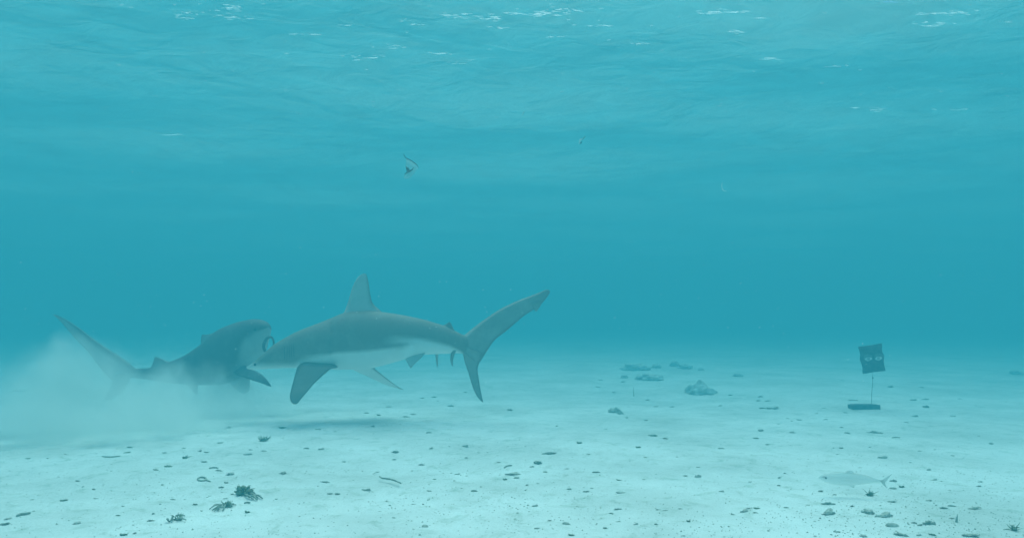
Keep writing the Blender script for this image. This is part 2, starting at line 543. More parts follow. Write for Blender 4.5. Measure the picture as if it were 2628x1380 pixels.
parts.append(fin([(784, 922, 846, 928, 5.46), (773, 930, 862, 936, 5.39), (764, 940, 866, 942, 5.34), (760, 950, 848, 947, 5.31), (755, 968, 831, 961, 5.28), (748, 995, 808, 982, 5.24), (744, 1012, 790, 1003, 5.2), (745, 1026, 775, 1021, 5.18), (750, 1034, 766, 1032, 5.17), (756, 1036.5, 762, 1036, 5.17)],
                 5, thick=0.07, shade_f=edge(1.0, 0.1, 0.1)))
parts.append(fin([(872, 922, 975, 922, 5.55), (897, 944, 960, 941, 5.66), (940, 964, 984, 963, 5.75), (976, 981, 1004, 979, 5.84), (1006, 992, 1020, 990, 5.9), (1026, 997.5, 1031, 996.5, 5.94), (1035, 999, 1036.5, 998.5, 5.95)],
                 5, thick=0.05, shade_f=edge(0.12, 0.8, 0.8)))
parts.append(fin([(1030, 895, 1096, 893, 5.53), (1038, 914, 1089, 909, 5.5), (1045, 930, 1070, 928, 5.47), (1051, 940, 1059, 939, 5.45), (1053, 944, 1055.5, 944, 5.45)],
                 4, thick=0.06, shade_f=edge(0.45, 0.3, 0.55)))
parts.append(fin([(1117, 900, 1125, 900, 5.6), (1118, 920, 1124.5, 920, 5.6), (1120, 934, 1124, 934, 5.6), (1121, 941, 1122.5, 941, 5.6)], 3, thick=0.25, shade_f=edge(0.8, 0.1, 0.1)))
parts.append(fin([(1159, 898, 1171, 898, 5.58), (1155, 916, 1165, 914, 5.58), (1156, 928, 1162.5, 928, 5.58), (1160, 939, 1162.5, 939, 5.58)], 3, thick=0.2, shade_f=edge(0.9, 0.1, 0.1)))
parts.append(fin([(1118, 838, 1172, 858, 5.59), (1138, 834, 1168, 850, 5.59), (1147, 830, 1162, 839, 5.59), (1151, 826.5, 1158, 830, 5.59), (1153, 826, 1155, 826.5, 5.59)], 4, thick=0.1, shade_f=edge(1, 0.1, 0)))
parts.append(fin([(1172, 868, 1192, 905, 5.62), (1192, 859, 1226, 930, 5.64), (1212, 843, 1243, 911, 5.66), (1240, 822, 1268, 874, 5.69), (1284, 793, 1303, 846, 5.72), (1325, 773, 1340, 814, 5.75), (1354, 762, 1368, 795, 5.78), (1382, 751.5, 1390, 779, 5.8), (1400, 744, 1405, 761, 5.81), (1408, 744, 1411, 751, 5.82), (1411, 746, 1411.5, 748, 5.82)],
                 5, thick=0.08, shade_f=edge(0.86, 0.25, 0.2)))
parts.append(fin([(1362, 778, 1392, 772, 5.78), (1368, 790, 1387, 785, 5.78), (1373, 797, 1379, 796, 5.78), (1376, 799, 1378, 799, 5.78)], 3, thick=0.06, shade_f=edge(0.9, 0.1, 0.1)))
parts.append(fin([(1180, 880, 1238, 905, 5.63), (1188, 908, 1230, 931, 5.64), (1193, 930, 1226, 945, 5.65), (1202, 957, 1227, 958, 5.66), (1212, 990, 1231, 985, 5.67), (1222, 1013, 1235, 1009, 5.68), (1232, 1026, 1239, 1025, 5.68), (1238, 1031, 1240, 1031, 5.68)],
                 5, thick=0.08, shade_f=edge(0.86, 0.25, 0.2)))
vs, fs, sh = merge(parts)
c0 = P(925, 870, 5.5)
shark = empty('shark', c0)
tag(shark, 'large grey shark with pale belly and long raised tail swimming left over the sand', 'shark')
mesh_obj('shark_body', localise(vs, c0), fs, M['shark'], shark, sh)
rows1 = body[3]
for sgn in (1, -1):
    c, h, wr, s = rows1[11]
    tan = (rows1[12][0] - rows1[10][0]).normalized()
    side = tan.cross(h).normalized() * (h.length * wr)
    pe = c + h * 0.1 + side * sgn * 0.98
    v_, f_ = ball(pe, 0.011, 10, (1, 0.5, 1))
    mesh_obj('eye', localise(v_, c0), f_, M['eye'], shark)
side_sign = 1 if (rows1[20][0] + (rows1[21][0] - rows1[19][0]).cross(rows1[20][1])).y < rows1[20][0].y else -1
for g in range(5):
    r_ = 25.0 + g * 1.1
    a0, a1 = 68 * side_sign, 116 * side_sign
    v_, f_ = surface_strip(rows1, 40, r_, a0, a1, 0.0026, 0.002)
    mesh_obj('gill_slit', localise(v_, c0), f_, M['gill'], shark)

# ------------------------------------------------------------------ the far shark, rising out of its own dust
S2 = [(322, 950, 315, 968, 6.32, 0.3), (345, 946, 340, 969, 6.3, 0.55), (385, 943, 380, 974, 6.25, 0.65), (430, 930, 425, 981, 6.2, 0.72), (479, 910, 470, 986, 6.15, 0.78),
      (519, 883, 517, 988, 6.12, 0.82), (560, 848, 572, 985, 6.1, 0.82), (597, 831, 616, 970, 6.08, 0.84), (628, 822, 645, 945, 6.05, 0.86),
      (655, 818.5, 664, 908, 6.0, 0.9), (673, 822, 677, 875, 5.97, 1.0), (682, 828, 684, 856, 5.95, 1.1), (687, 836, 687.5, 844, 5.94, 1.2)]
bl2 = [(322, 0.1), (380, -0.1), (430, -0.35), (479, -0.6), (519, -0.72), (560, -0.8), (597, -0.82), (628, -0.6), (655, -0.1), (673, -0.1), (687, -0.3)]
def shade2(s, ca):
    b = interp(bl2, s[0])
    pale = 1 - ss(b - 0.28, b + 0.28, ca)
    return max(0.02, min(1, 1.0 - pale * (0.30 + 0.2 * ss(605, 655, s[0]))))
body2 = loft(S2, 5, 36, shade2)
parts = [body2[:3]]
parts.append(fin([(352, 950, 318, 965, 6.31), (348, 945, 300, 984, 6.32), (318, 921, 284, 973, 6.34), (286, 900, 256, 943, 6.37), (242, 871, 229, 906, 6.4), (208, 844, 194, 869, 6.44), (170, 819, 163, 833, 6.48), (148, 809, 146, 815, 6.5), (136, 806, 136, 807.5, 6.5)],
                 5, thick=0.09, shade_f=lambda v, u: 0.55 + 0.4 * (1 - ss(0.1, 0.45, u)) + 0.35 * ss(0.85, 1, u)))
parts.append(fin([(340, 955, 296, 955, 6.31), (334, 975, 288, 980, 6.32), (322, 998, 278, 1003, 6.34), (298, 1018, 270, 1018, 6.35), (276, 1027, 266, 1026, 6.36), (267, 1029, 265, 1028.5, 6.36)],
                 4, thick=0.08, shade_f=edge(0.8, 0.2, 0.2)))
parts.append(fin([(445, 937, 378, 950, 6.2), (434, 929, 387, 942, 6.2), (420, 922, 393, 929, 6.2), (406, 917, 396, 920, 6.2), (399, 914.5, 397, 915.5, 6.2)], 4, thick=0.12, shade_f=edge(0.85, 0.2, 0)))
parts.append(fin([(572, 862, 510, 908, 6.1), (562, 848, 515, 884, 6.1), (549, 853, 516, 870, 6.1), (538, 857, 517, 862, 6.1), (529, 858, 519, 858, 6.1)], 4, thick=0.06, shade_f=edge(0.5, 0.3, 0)))
parts.append(fin([(628, 935, 590, 950, 6.0), (641, 946, 606, 962, 5.9), (656, 951, 628, 968, 5.82), (671, 960, 650, 976, 5.76), (684, 972, 672, 983, 5.7), (693, 984, 687, 989, 5.66), (697, 991.5, 695, 992, 5.65)],
                 5, thick=0.09, shade_f=edge(0.9, 0.15, 0.1)))
parts.append(fin([(640, 950, 584, 955, 6.15), (642, 975, 586, 972, 6.2), (641, 995, 594, 988, 6.25), (637, 1005, 607, 1000, 6.28), (628, 1009, 618, 1007, 6.3)],
                 4, thick=0.09, shade_f=edge(0.55, 0.1, 0)))
parts.append(fin([(468, 965, 515, 965, 6.12), (477, 982, 510, 980, 6.1), (490, 998, 508, 996, 6.08), (500, 1009, 506, 1008, 6.07), (503, 1012, 505, 1012, 6.07)],
                 4, thick=0.08, shade_f=edge(0.9, 0.1, 0)))
vs, fs, sh = merge(parts)
c2 = P(519, 935, 6.12)
shark2 = empty('shark', c2)
tag(shark2, 'darker shark with its head raised behind the larger one, tail in a cloud of sand', 'shark')
mesh_obj('shark_body', localise(vs, c2), fs, M['shark_far'], shark2, sh)
rows2 = body2[3]
for sgn in (1, -1):
    c, h, wr, s = rows2[50]
    tan = (rows2[51][0] - rows2[49][0]).normalized()
    side = tan.cross(h).normalized() * (h.length * wr)
    v_, f_ = ball(c + h * 0.15 + side * sgn * 0.97, 0.012, 10, (1, 0.6, 1))
    mesh_obj('eye', localise(v_, c2), f_, M['eye'], shark2)

# dark ring between the two snouts
ctr = P(690, 884, 5.62)
pts = []
for k in range(28):
    a = 2 * math.pi * k / 28
    x = 12.5 * math.cos(a) * (1 + 0.06 * math.sin(3 * a)); y = 20 * math.sin(a)
    xr = x * math.cos(0.22) - y * math.sin(0.22); yr = x * math.sin(0.22) + y * math.cos(0.22)
    pts.append(P(690 + xr, 884 + yr, 5.62 + 0.02 * math.cos(a)))
rs = [0.008 + 0.006 * (0.5 - 0.5 * math.cos(2 * math.pi * k / 28)) for k in range(28)]
v_, f_ = tube(localise(pts, ctr), rs, 8, closed=True, flat=1.0)
o = mesh_obj('rope_loop', v_, f_, M['loop']); o.location = ctr
tag(o, 'dark oval loop standing upright between the snouts of the two sharks', 'loop')

# ------------------------------------------------------------------ the pale fish low over the sand
FY = 3.05
SF = [(2101, 1223, 2101, 1226, FY, 0.6), (2108, 1218.5, 2108, 1231, FY, 0.6), (2120, 1215, 2120, 1237, FY, 0.58), (2138, 1212.5, 2138, 1242, FY, 0.52), (2158, 1211, 2158, 1245, FY, 0.48),
      (2180, 1211.5, 2180, 1245.5, FY, 0.46), (2205, 1215, 2205, 1243.5, FY, 0.44), (2230, 1221.5, 2230, 1240, FY, 0.42), (2248, 1228, 2248, 1237.5, FY, 0.4), (2260, 1231, 2260, 1237, FY, 0.35), (2268, 1232, 2268, 1237, FY, 0.2)]
def shade_fish(s, ca):
    y = (s[1] + s[3]) / 2 - (s[3] - s[1]) / 2 * ca
    t = 0.9 * ss(0.62, 0.95, ca) + 0.05
    # soft dark stripe along the flank
    yl = interp([(2148, 1228), (2200, 1236)], s[0])
    t += 0.5 * math.exp(-((y - yl) / 1.6) ** 2) * ss(2148, 2158, s[0]) * (1 - ss(2190, 2205, s[0]))
    return min(1, t)
bf = loft(SF, 5, 40, shade_fish)
parts = [bf[:3]]
sf = lambda v, u: 0.55 + 0.3 * ss(0.8, 1, u)
parts.append(fin([(2256, 1231, 2268, 1238, FY), (2264, 1230, 2272, 1237, FY), (2274, 1224, 2277, 1231, FY), (2284, 1218, 2285, 1221, FY), (2288, 1215, 2288.5, 1216, FY)], 4, thick=0.08, shade_f=sf))
parts.append(fin([(2256, 1232, 2268, 1232, FY), (2262, 1237, 2271, 1236, FY), (2266, 1243, 2272, 1241, FY), (2272, 1249, 2275, 1248, FY), (2277, 1251.5, 2277.5, 1251, FY)], 4, thick=0.08, shade_f=sf))
parts.append(fin([(2168, 1213, 2196, 1216, FY), (2172, 1208, 2192, 1212, FY), (2180, 1206.5, 2188, 1208, FY)], 3, thick=0.05, shade_f=lambda v, u: 0.35))
parts.append(fin([(2176, 1243, 2194, 1243, FY), (2182, 1248, 2193, 1247, FY), (2188, 1250, 2192, 1249.5, FY)], 3, thick=0.05, shade_f=lambda v, u: 0.3))
vs, fs, sh = merge(parts)
cf = P(2185, 1228, FY)
fish = empty('fish', cf)
tag(fish, 'slender silvery fish with forked tail, nearly the colour of the sand it hovers over', 'fish')
mesh_obj('fish_body', localise(vs, cf), fs, M['fish'], fish, sh)
rf = bf[3]
for sgn in (1, -1):
    c, h, wr, s = rf[9]
    tan = (rf[10][0] - rf[8][0]).normalized()
    side = tan.cross(h).normalized() * (h.length * wr)
    v_, f_ = ball(c + h * 0.12 + side * sgn * 0.93, 0.0042, 10)
    mesh_obj('eye', localise(v_, cf), f_, M['eye'], fish)

# ------------------------------------------------------------------ the eye target on its weighted stand
BY = 6.48
base_pt = gp(2232, 1048)
tgt = empty('eye_target', base_pt)
tag(tgt, 'dark square panel with a pair of pale eyes on a thin rod and slab', 'shark deterrent')
def panel_pt(u, v, dy=0):
    # u,v in 0..1, edges follow the slack, pulled-in outline of the fabric
    tl, tr, br, bl = (2202, 889), (2263.5, 879.5), (2273, 951), (2214, 959)
    x = (tl[0] * (1 - u) + tr[0] * u) * (1 - v) + (bl[0] * (1 - u) + br[0] * u) * v
    y = (tl[1] * (1 - u) + tr[1] * u) * (1 - v) + (bl[1] * (1 - u) + br[1] * u) * v
    # waist bulge on both sides at mid height, slight pull-in between
    x += (2 * u - 1) * (1.8 * math.exp(-((v - 0.47) / 0.07) ** 2) - 2.2 * math.exp(-((v - 0.25) / 0.13) ** 2) - 2.0 * math.exp(-((v - 0.75) / 0.13) ** 2))
    y += 1.2 * math.sin(math.pi * u) * (1 - v) - 0.8 * math.sin(math.pi * u) * v
    return P(x, y, BY + dy)
nu, nv = 24, 28
vs, fs = [], []
def puff(u, v): return 0.022 + 0.020 * (math.sin(math.pi * u) * math.sin(math.pi * v)) ** 0.6 + 0.004 * noise.noise(V((u * 6, v * 6, 1)))
for sgn in (-1, 1):
    for j in range(nv + 1):
        for i in range(nu + 1):
            u, v = i / nu, j / nv
            vs.append(panel_pt(u, v, sgn * puff(u, v)))
def idx(s, i, j): return s * (nu + 1) * (nv + 1) + j * (nu + 1) + i
for j in range(nv):
    for i in range(nu):
        fs.append((idx(0, i, j), idx(0, i, j + 1), idx(0, i + 1, j + 1), idx(0, i + 1, j)))
        fs.append((idx(1, i, j), idx(1, i + 1, j), idx(1, i + 1, j + 1), idx(1, i, j + 1)))
for i in range(nu):
    fs.append((idx(0, i, 0), idx(0, i + 1, 0), idx(1, i + 1, 0), idx(1, i, 0)))
    fs.append((idx(0, i, nv), idx(1, i, nv), idx(1, i + 1, nv), idx(0, i + 1, nv)))
for j in range(nv):
    fs.append((idx(0, 0, j), idx(1, 0, j), idx(1, 0, j + 1), idx(0, 0, j + 1)))
    fs.append((idx(0, nu, j), idx(0, nu, j + 1), idx(1, nu, j + 1), idx(1, nu, j)))
panel = mesh_obj('panel', localise(vs, base_pt), fs, M['panel'], tgt)
def disc(cx, cy, rx, ry, dy, rot=0.0, th=0.003, n=28, almond=0.0):
    front, back = [], []
    for k in range(n):
        a = 2 * math.pi * k / n
        x, y = rx * math.cos(a), ry * math.sin(a)
        y *= (1 - almond * abs(math.cos(a)))
        xr, yr = x * math.cos(rot) - y * math.sin(rot), x * math.sin(rot) + y * math.cos(rot)
        front.append(P(cx + xr, cy + yr, BY + dy)); back.append(P(cx + xr, cy + yr, BY + dy + th))
    return front + back, [tuple(range(n))[::-1], tuple(range(n, 2 * n))] + [(k, (k + 1) % n, n + (k + 1) % n, n + k) for k in range(n)]
for (cx, cy, ex, ey) in ((2227.5, 916.5, 2228.8, 920.6), (2255.5, 914.5, 2254.5, 919)):
    v_, f_ = disc(cx, cy, 11.5, 8.2, -0.0475, -0.1)
    so = mesh_obj('eye_patch', localise(v_, base_pt), f_, M['socket'], tgt, smooth=False)
    v_, f_ = disc(ex, ey, 9.6, 5.4, -0.0505, -0.1, almond=0.35)
    e_ = mesh_obj('eye_white', localise(v_, base_pt), f_, M['eyewhite'], so, smooth=False)
    v_, f_ = disc(ex, ey - 0.4, 4.0, 4.4, -0.0535, 0)
    mesh_obj('iris', localise(v_, base_pt), f_, M['iris'], so, smooth=False)
pts = [P(2238.5, 953, BY), P(2239.9, 969, BY), P(2239.2, 985, BY - 0.004), P(2237.4, 1007, BY), P(2236.8, 1040, BY)]
v_, f_ = tube(localise(pts, base_pt), [0.0012, 0.0024, 0.0024, 0.0026, 0.0024], 8)
mesh_obj('rod', v_, f_, M['rod'], tgt)
v_, f_ = ball(P(2239.9, 969, BY) - base_pt, 0.0085, 10, (1, 1, 0.9))
mesh_obj('knob', v_, f_, M['weight'], tgt)
# slab lying on the sand
bx0, bx1 = P(2195.5, 1040, BY - 0.1).x - base_pt.x, P(2268, 1040, BY - 0.1).x - base_pt.x
bm = bmesh.new()
nxx = 14
top, bot = [], []
for j, yy in enumerate((-0.05, -0.02, 0.015, 0.045)):
    for i in range(nxx + 1):
        u = i / nxx
        x = bx0 + (bx1 - bx0) * u
        zt = 0.037 + 0.006 * math.sin(u * 3.0) + 0.002 * math.sin(u * 9)
        zb = -0.012 + 0.006 * math.sin(u * 7 + 0.5)
        top.append(bm.verts.new((x, yy, zt))); bot.append(bm.verts.new((x, yy, zb)))
W_ = nxx + 1
for j in range(3):
    for i in range(nxx):
        a, b, c_, d_ = j * W_ + i, j * W_ + i + 1, (j + 1) * W_ + i + 1, (j + 1) * W_ + i
        bm.faces.new((top[a], top[b], top[c_], top[d_])); bm.faces.new((bot[d_], bot[c_], bot[b], bot[a]))
for i in range(nxx):
    bm.faces.new((bot[i], bot[i + 1], top[i + 1], top[i])); k = 3 * W_ + i
    bm.faces.new((bot[k + 1], bot[k], top[k], top[k + 1]))
for j in range(3):
    a, b = j * W_, (j + 1) * W_
    bm.faces.new((bot[b], bot[a], top[a], top[b])); a += nxx; b += nxx
    bm.faces.new((bot[a], bot[b], top[b], top[a]))
me = bpy.data.meshes.new('base_slab'); bm.to_mesh(me); bm.free(); me.materials.append(M['weight'])
slab = bpy.data.objects.new('base_slab', me); C.objects.link(slab); slab.parent = tgt
bv = slab.modifiers.new('bevel', 'BEVEL'); bv.width = 0.004; bv.segments = 2; bv.limit_method = 'ANGLE'

# ------------------------------------------------------------------ rocks and rubble
def lump(rx, ry, rz, seed, sub=3, rough=0.35, sink=0.3, freq=1.6):
    bm = bmesh.new()
    bmesh.ops.create_icosphere(bm, subdivisions=sub, radius=1)
    for v in bm.verts:
        p = v.co.copy()
        k = 1 + rough * noise.noise(p * freq + V((seed * 3.7, seed * 1.3, seed))) + rough * 0.6 * noise.noise(p * freq * 2.7 + V((seed, 0, seed * 2.1)))
        v.co = V((p.x * k * rx, p.y * k * ry, max(p.z * k, -0.9) * rz + rz * (1 - 2 * sink)))
    me = bpy.data.meshes.new('lump'); bm.to_mesh(me); bm.free()
    me.polygons.foreach_set('use_smooth', [True] * len(me.polygons))
    return me

def put(name, me, mat, loc, rz=0, tilt=0):
    me.name = name
    if not me.materials: me.materials.append(mat)
    o = bpy.data.objects.new(name, me)
    o.location = loc; o.rotation_euler = (tilt, 0, rz)
    C.objects.link(o)
    return o

def rock(x0, x1, ytop, ybot, label, seed, cone=0):
    p = gp((x0 + x1) / 2, ybot - 1)
    k = p.y / 1712
    wx, hz = (x1 - x0) * k, (ybot - ytop) * k
    me = lump(wx / 2, wx * 0.36, hz * 0.62, seed, 4, 0.42, 0.22, 2.0)
    if cone:
        for v in me.vertices:
            t = min(1, max(0, v.co.z / hz))
            v.co.x *= 1 - 0.62 * t; v.co.y *= 1 - 0.6 * t
    p.z -= 0.01
    return tag(put('rock', me, M['rock'], p + V((0, wx * 0.2, 0))), label, 'rock')

rock(1602, 1668, 932, 951, 'wide faint grey mound of rock in the far middle distance', 1)
rock(1637, 1699, 958, 977, 'low domed dark rock just below the wide faint mound', 2)
rock(1674, 1698, 933, 945, 'small faint rock immediately right of the wide faint mound', 3)
rock(1721, 1746, 926, 941, 'small upright dark rock left of a flat rock in the distance', 4)
rock(1743, 1780, 934, 947, 'flat rock touching a small upright rock in the distance', 5)
rock(1758, 1846, 979, 1013, 'pale pyramid shaped rock with a ragged peak on the open sand', 6, 1)
rock(1883, 1908, 957, 967, 'small flat faint rock right of the pyramid rock', 7)
rock(1593, 1612, 961, 971, 'small faint rock left of the low domed rock', 8)
rock(1793, 1808, 943, 951, 'tiny faint rock right of the flat distant rock', 9)
rock(30, 62, 995, 1006, 'low dark rock at the far left edge beyond the dust', 10)
rock(2598, 2627, 948, 962, 'faint low rock at the far right edge', 12)

PX = 0.45
def placed(lst, ox, oy, s):
    return [(ox + a / s, oy + b / s, w_ / s) for a, b, w_ in lst]
spots = placed([(205,275,30),(480,243,15),(348,275,15),(710,238,12),(570,440,36),(690,503,25),(235,577,15),(465,585,35),(707,567,25),(60,717,30),(35,760,55),(563,752,38),(905,838,40),(990,825,15),(980,763,10),(865,693,25),(905,625,25),
    (1270,577,38),(1357,575,13),(1125,682,22),(1190,686,12),(1110,733,30),(1150,360,50),(1235,333,50),(1210,233,36),(930,232,45),(1350,200,22),(955,195,35),(1620,160,38),(1708,165,9),(1520,228,35),(1500,300,40),(1610,365,36),(1690,392,50),
    (1660,455,22),(1628,523,18),(1655,570,34),(1705,537,18),(1815,672,33),(1432,615,22),(2080,385,40),(2390,448,55),(2425,535,28),(2480,537,45),(2110,773,12),(2030,573,13),(1815,247,50),(1890,190,12),(1840,212,18),(2335,62,56),(2460,78,18),
    (2075,50,45),(1675,50,28),(2525,300,20),(2140,315,14),(1940,220,36),(2250,203,36),(2360,210,36),(1480,660,12),(1540,550,14),(2200,700,12),(2410,770,14),(820,318,12),(760,460,10),(430,410,14),(1100,470,9),(1190,470,22),(250,660,12)], 0, 1080, 2.862)
spots += placed([(735,123,42),(640,82,12),(280,125,45),(250,40,10),(520,62,40),(610,55,30),(845,18,32),(1170,150,36),(460,180,38),(205,188,22),(115,170,30),(165,270,20),(405,198,55),(575,315,38),(590,432,28),(840,418,52),(330,458,55),(525,550,50),
    (785,620,38),(738,612,12),(850,632,20),(615,657,22),(318,513,30),(578,740,28),(115,738,60),(320,940,22),(213,890,14),(265,820,16),(288,848,16),(460,840,28),(1455,470,85),(1375,540,50),(1330,566,26),(1132,660,26),(1220,647,45),(1090,532,22),
    (1375,688,20),(1295,700,20),(1430,603,26),(1585,580,38),(1605,730,26),(1770,722,20),(1730,748,36),(1970,662,32),(2152,658,22),(1678,393,36),(1515,267,14),(1873,288,20),(2170,225,16),(2312,360,30),(2110,425,32),(1745,473,24),(2165,497,26),
    (2398,492,16),(2550,640,46),(2455,630,30),(2555,567,25),(1800,605,50),(1355,855,42),(1302,848,16),(1275,855,12),(1225,903,16),(1620,1066,42),(1868,1017,28),(1915,908,28),(1960,878,42),(1965,966,28),(1458,960,24),(950,857,10),(2255,880,22),
    (2310,885,32),(2420,873,28),(2095,987,28),(2245,988,24),(2440,1070,25),(2480,966,22),(450,595,14),(680,610,10),(1155,415,10),(1213,398,9),(725,415,12),(250,450,8),(1075,483,12),(850,500,20),(940,460,20),(1005,460,10),(760,668,14),(815,722,14),(955,712,12)], 900, 1000, 2.862)
spots += placed([(917,188,20),(808,84,11),(458,86,11),(470,57,20),(530,90,42),(1215,85,62),(1200,130,28),(1153,183,26),(970,148,34),(1780,78,46),(1685,85,26),(2065,73,16),(2195,126,13),(1795,140,28),(2435,95,18),(2010,210,26),(1705,213,32),
    (1640,260,18),(725,342,30),(475,328,32),(428,386,54),(530,438,32),(1120,300,18),(993,238,23),(1165,347,28),(690,228,16),(722,250,16),(788,241,34),(615,275,13),(1370,384,10),(1345,457,13),(1115,466,22),(1055,465,20),(1085,516,18),(1182,517,10),
    (710,442,11),(160,468,50),(1668,580,16),(1862,476,15),(2215,368,13),(2315,432,18),(2008,526,18),(1740,488,26),(1815,640,22),(1270,620,16),(623,704,24),(617,765,24),(387,735,18),(160,812,30),(668,668,20),(953,813,26),(1060,838,30),
    (1205,930,34),(845,920,26),(440,945,32),(432,981,26),(375,942,32),(247,993,26),(678,940,28),(1603,1160,80),(1295,1168,46),(1738,1160,46),(1843,1155,32),(1740,1080,46),(1700,1063,36),(1997,1024,28),(2000,927,54),(1940,945,54),(1815,885,28),
    (1520,895,44),(1915,730,13),(1598,778,36),(1530,730,42),(1530,788,28),(2213,770,22),(2225,735,28),(1983,803,16),(1085,1135,32),(908,1167,22),(1858,718,30),(1380,342,50),(1330,340,40),(1425,346,40),(545,150,50),(590,152,50),(490,148,40)], 1800, 1000, 3.111)
spots += [(x, y, 9) for x, y in ((134, 1052), (153, 1083), (555, 1042), (690, 1068), (1543, 975), (1600, 980), (1535, 993), (1575, 1007), (1662, 1027), (1684, 1043), (1724, 1044), (1849, 1041), (1875, 1014), (1947, 1028), (1952, 1018), (2162, 976), (2285, 993), (2365, 994), (2345, 1026))]

protos = []
for i in range(14):
    asp = random.uniform(0.35, 0.9)
    me = lump(0.5, 0.5 * asp, random.uniform(0.10, 0.24), i + 20, 3, 0.95, 0.36, 2.1)
    me.name = 'coral_rubble'
    me.materials.append(M['rubble_pale'] if i % 3 == 0 else M['weed'] if i % 5 == 2 else M['rubble'])
    protos.append(me)
sm_l = 'small bit of rubble lying on the pale sand'
md_l = 'flat chip of coral rubble wider than the specks around it'
def rubble(px, py, wpx, label, group, mi=None, rz=None, dark=None):
    p = gp(px, py)
    sz = wpx * (p - CO).length / 1712
    me = protos[random.randrange(14)] if mi is None else protos[mi]
    o = bpy.data.objects.new('coral_rubble', me)
    s = sz * 0.92
    o.scale = (s * random.uniform(0.85, 1.15), s * random.uniform(0.6, 1.4), s * random.uniform(0.6, 1.5))
    o.rotation_euler = (random.uniform(-0.15, 0.15), random.uniform(-0.15, 0.15), random.uniform(-0.5, 0.5) if rz is None else rz)
    o.location = p + V((0, 0, -0.02 * sz))
    C.objects.link(o)
    tag(o, label, 'rubble', group)
    return o
for px, py, wp in spots:
    if wp > 11: rubble(px, py, wp, md_l, 'flat chips of coral rubble on the sand')
    else: rubble(px, py, wp * 1.15, sm_l, 'small bits of rubble scattered on the sand')

# rubble that can be told apart
for px, py, wp, lab in (
    (1380.5, 1189, 18, 'dark rubble piece shaped like a bent arm, upper end of its pair'),
    (1675, 1118, 22, 'long dark wedge of rubble pointing left on the open sand'),
    (1592, 1062, 16, 'dark rubble lump nearest the end of a faint line of stones'),
    (1608, 1072, 10, 'last small dark stone at the lower end of a line of stones'),
    (1577, 1058, 34, 'broad faint rubble heap in the line of stones below the pyramid rock'),
    (2266, 1175, 21, 'dark ragged rubble lump on bare sand below the eye target'),
    (2127, 1294, 24, 'rounded stone with a dark lower side under the tail of the fish'),
    (2497.5, 1305, 26, 'dark pair of stones near the lower right corner'),
    (2126, 1319, 36, 'speckled pale rubble heap near the bottom right below the fish'),
    (2228, 1316, 23, 'ragged dark rubble heap right of the speckled pale one'),
    (2385, 1344, 29, 'flat rubble plate near a small upright spike in the right corner'),
    (1320, 1217, 28, 'clustered crumbly rubble patch in the centre foreground'),
    (1594, 1264, 26, 'faint crumbly rubble right of the centre foreground'),
    (2269, 1325, 42, 'long faint low rubble ridge in the right foreground'),
    (2491, 1374, 24, 'rubble knob at the bottom edge beneath the right hand stones'),
    (1911, 1312, 24, 'faint flat rubble beside two very dark chips')):
    pale_ = any(k in lab for k in ('faint', 'pale', 'crumbly'))
    rubble(px, py, wp, lab, None, (0, 3, 6, 9, 12)[int(px) % 5] if pale_ else None)

# shells
def shell(px, py, wpx, label, rz=0.0, op=0.55, dark=False):
    p = gp(px, py)
    sz = wpx * (p - CO).length / 1712
    bm = bmesh.new()
    nr, ns = 7, 24
    prev = None
    c = bm.verts.new((0, 0, sz * 0.26))
    for i in range(1, nr + 1):
        t = i / nr
        ring_ = []
        for k in range(ns):
            a = 2 * math.pi * k / ns
            rr = sz * 0.5 * t * (1 + 0.05 * math.cos(9 * a) * t)
            ring_.append(bm.verts.new((rr * math.cos(a) * (1 + 0.15 * math.cos(a)), rr * math.sin(a) * op, sz * 0.26 * math.sqrt(max(0, 1 - t * t)))))
        for k in range(ns):
            k2 = (k + 1) % ns
            if prev is None: bm.faces.new((c, ring_[k], ring_[k2]))
            else: bm.faces.new((prev[k], ring_[k], ring_[k2], prev[k2]))
        prev = ring_
    me = bpy.data.meshes.new('shell'); bm.to_mesh(me); bm.free()
    me.polygons.foreach_set('use_smooth', [True] * len(me.polygons))
    o = put('shell', me, M['rubble'] if dark else M['shell'], p - V((0, 0, sz * 0.03)), rz, 0.12)
    return tag(o, label, 'shell')
shell(1090, 1350, 19, 'oval grey shell lying at a slant near the bottom edge', -0.6, 0.7)
shell(2287, 1349, 30, 'long oval shell with a dark rim in the right foreground', 0.05, 0.5)
shell(1452, 1344, 22, 'narrow shell slanting down to the right near the bottom centre', -0.5, 0.4)
shell(1553, 1355, 10, 'small round dark shell in the bottom centre', 0, 0.8, True)
shell(1377, 1356, 15, 'crescent shaped pale shell near the bottom centre', 0.1, 0.35)
shell(1216, 1260, 18, 'dark crescent shell below the centre of the sand', -0.2, 0.35, True)

# ring shaped shell at left
def curve_thing(name, pxs, rad, mat, label, cat, lift=0.004, closed=False, flat=1.0, n=4, spread=0.0):
    base = gp(*pxs[0])
    pp = cr([tuple(q) for q in pxs], n) if not closed else pxs
    pts = []
    for k, (x, y) in enumerate(pp):
        q = gp(x, y); pts.append(q + V((0, 0, lift)) - base)
    m_ = len(pts)
    rs = [rad * (0.5 + 0.5 * math.sin(math.pi * (0.15 + 0.7 * k / max(1, m_ - 1)))) for k in range(m_)] if not closed else rad
    v_, f_ = tube(pts, rs, 7, closed, flat)
    o = mesh_obj(name, v_, f_, mat); o.location = base
    return tag(o, label, cat)
ringpts = [(518 + 10.5 * math.cos(a), 1230 + 4.6 * math.sin(a)) for a in [2 * math.pi * k / 18 for k in range(18)]]
curve_thing('shell_ring', ringpts, 0.0042, M['rubble'], 'ring shaped broken shell with a hollow centre in the left foreground', 'shell', closed=True)
curve_thing('seagrass_blade', [(526, 1231), (532, 1233.5), (540, 1236.5)], 0.004, M['rubble'], 'short dark blade beside the ring shaped shell', 'seagrass')
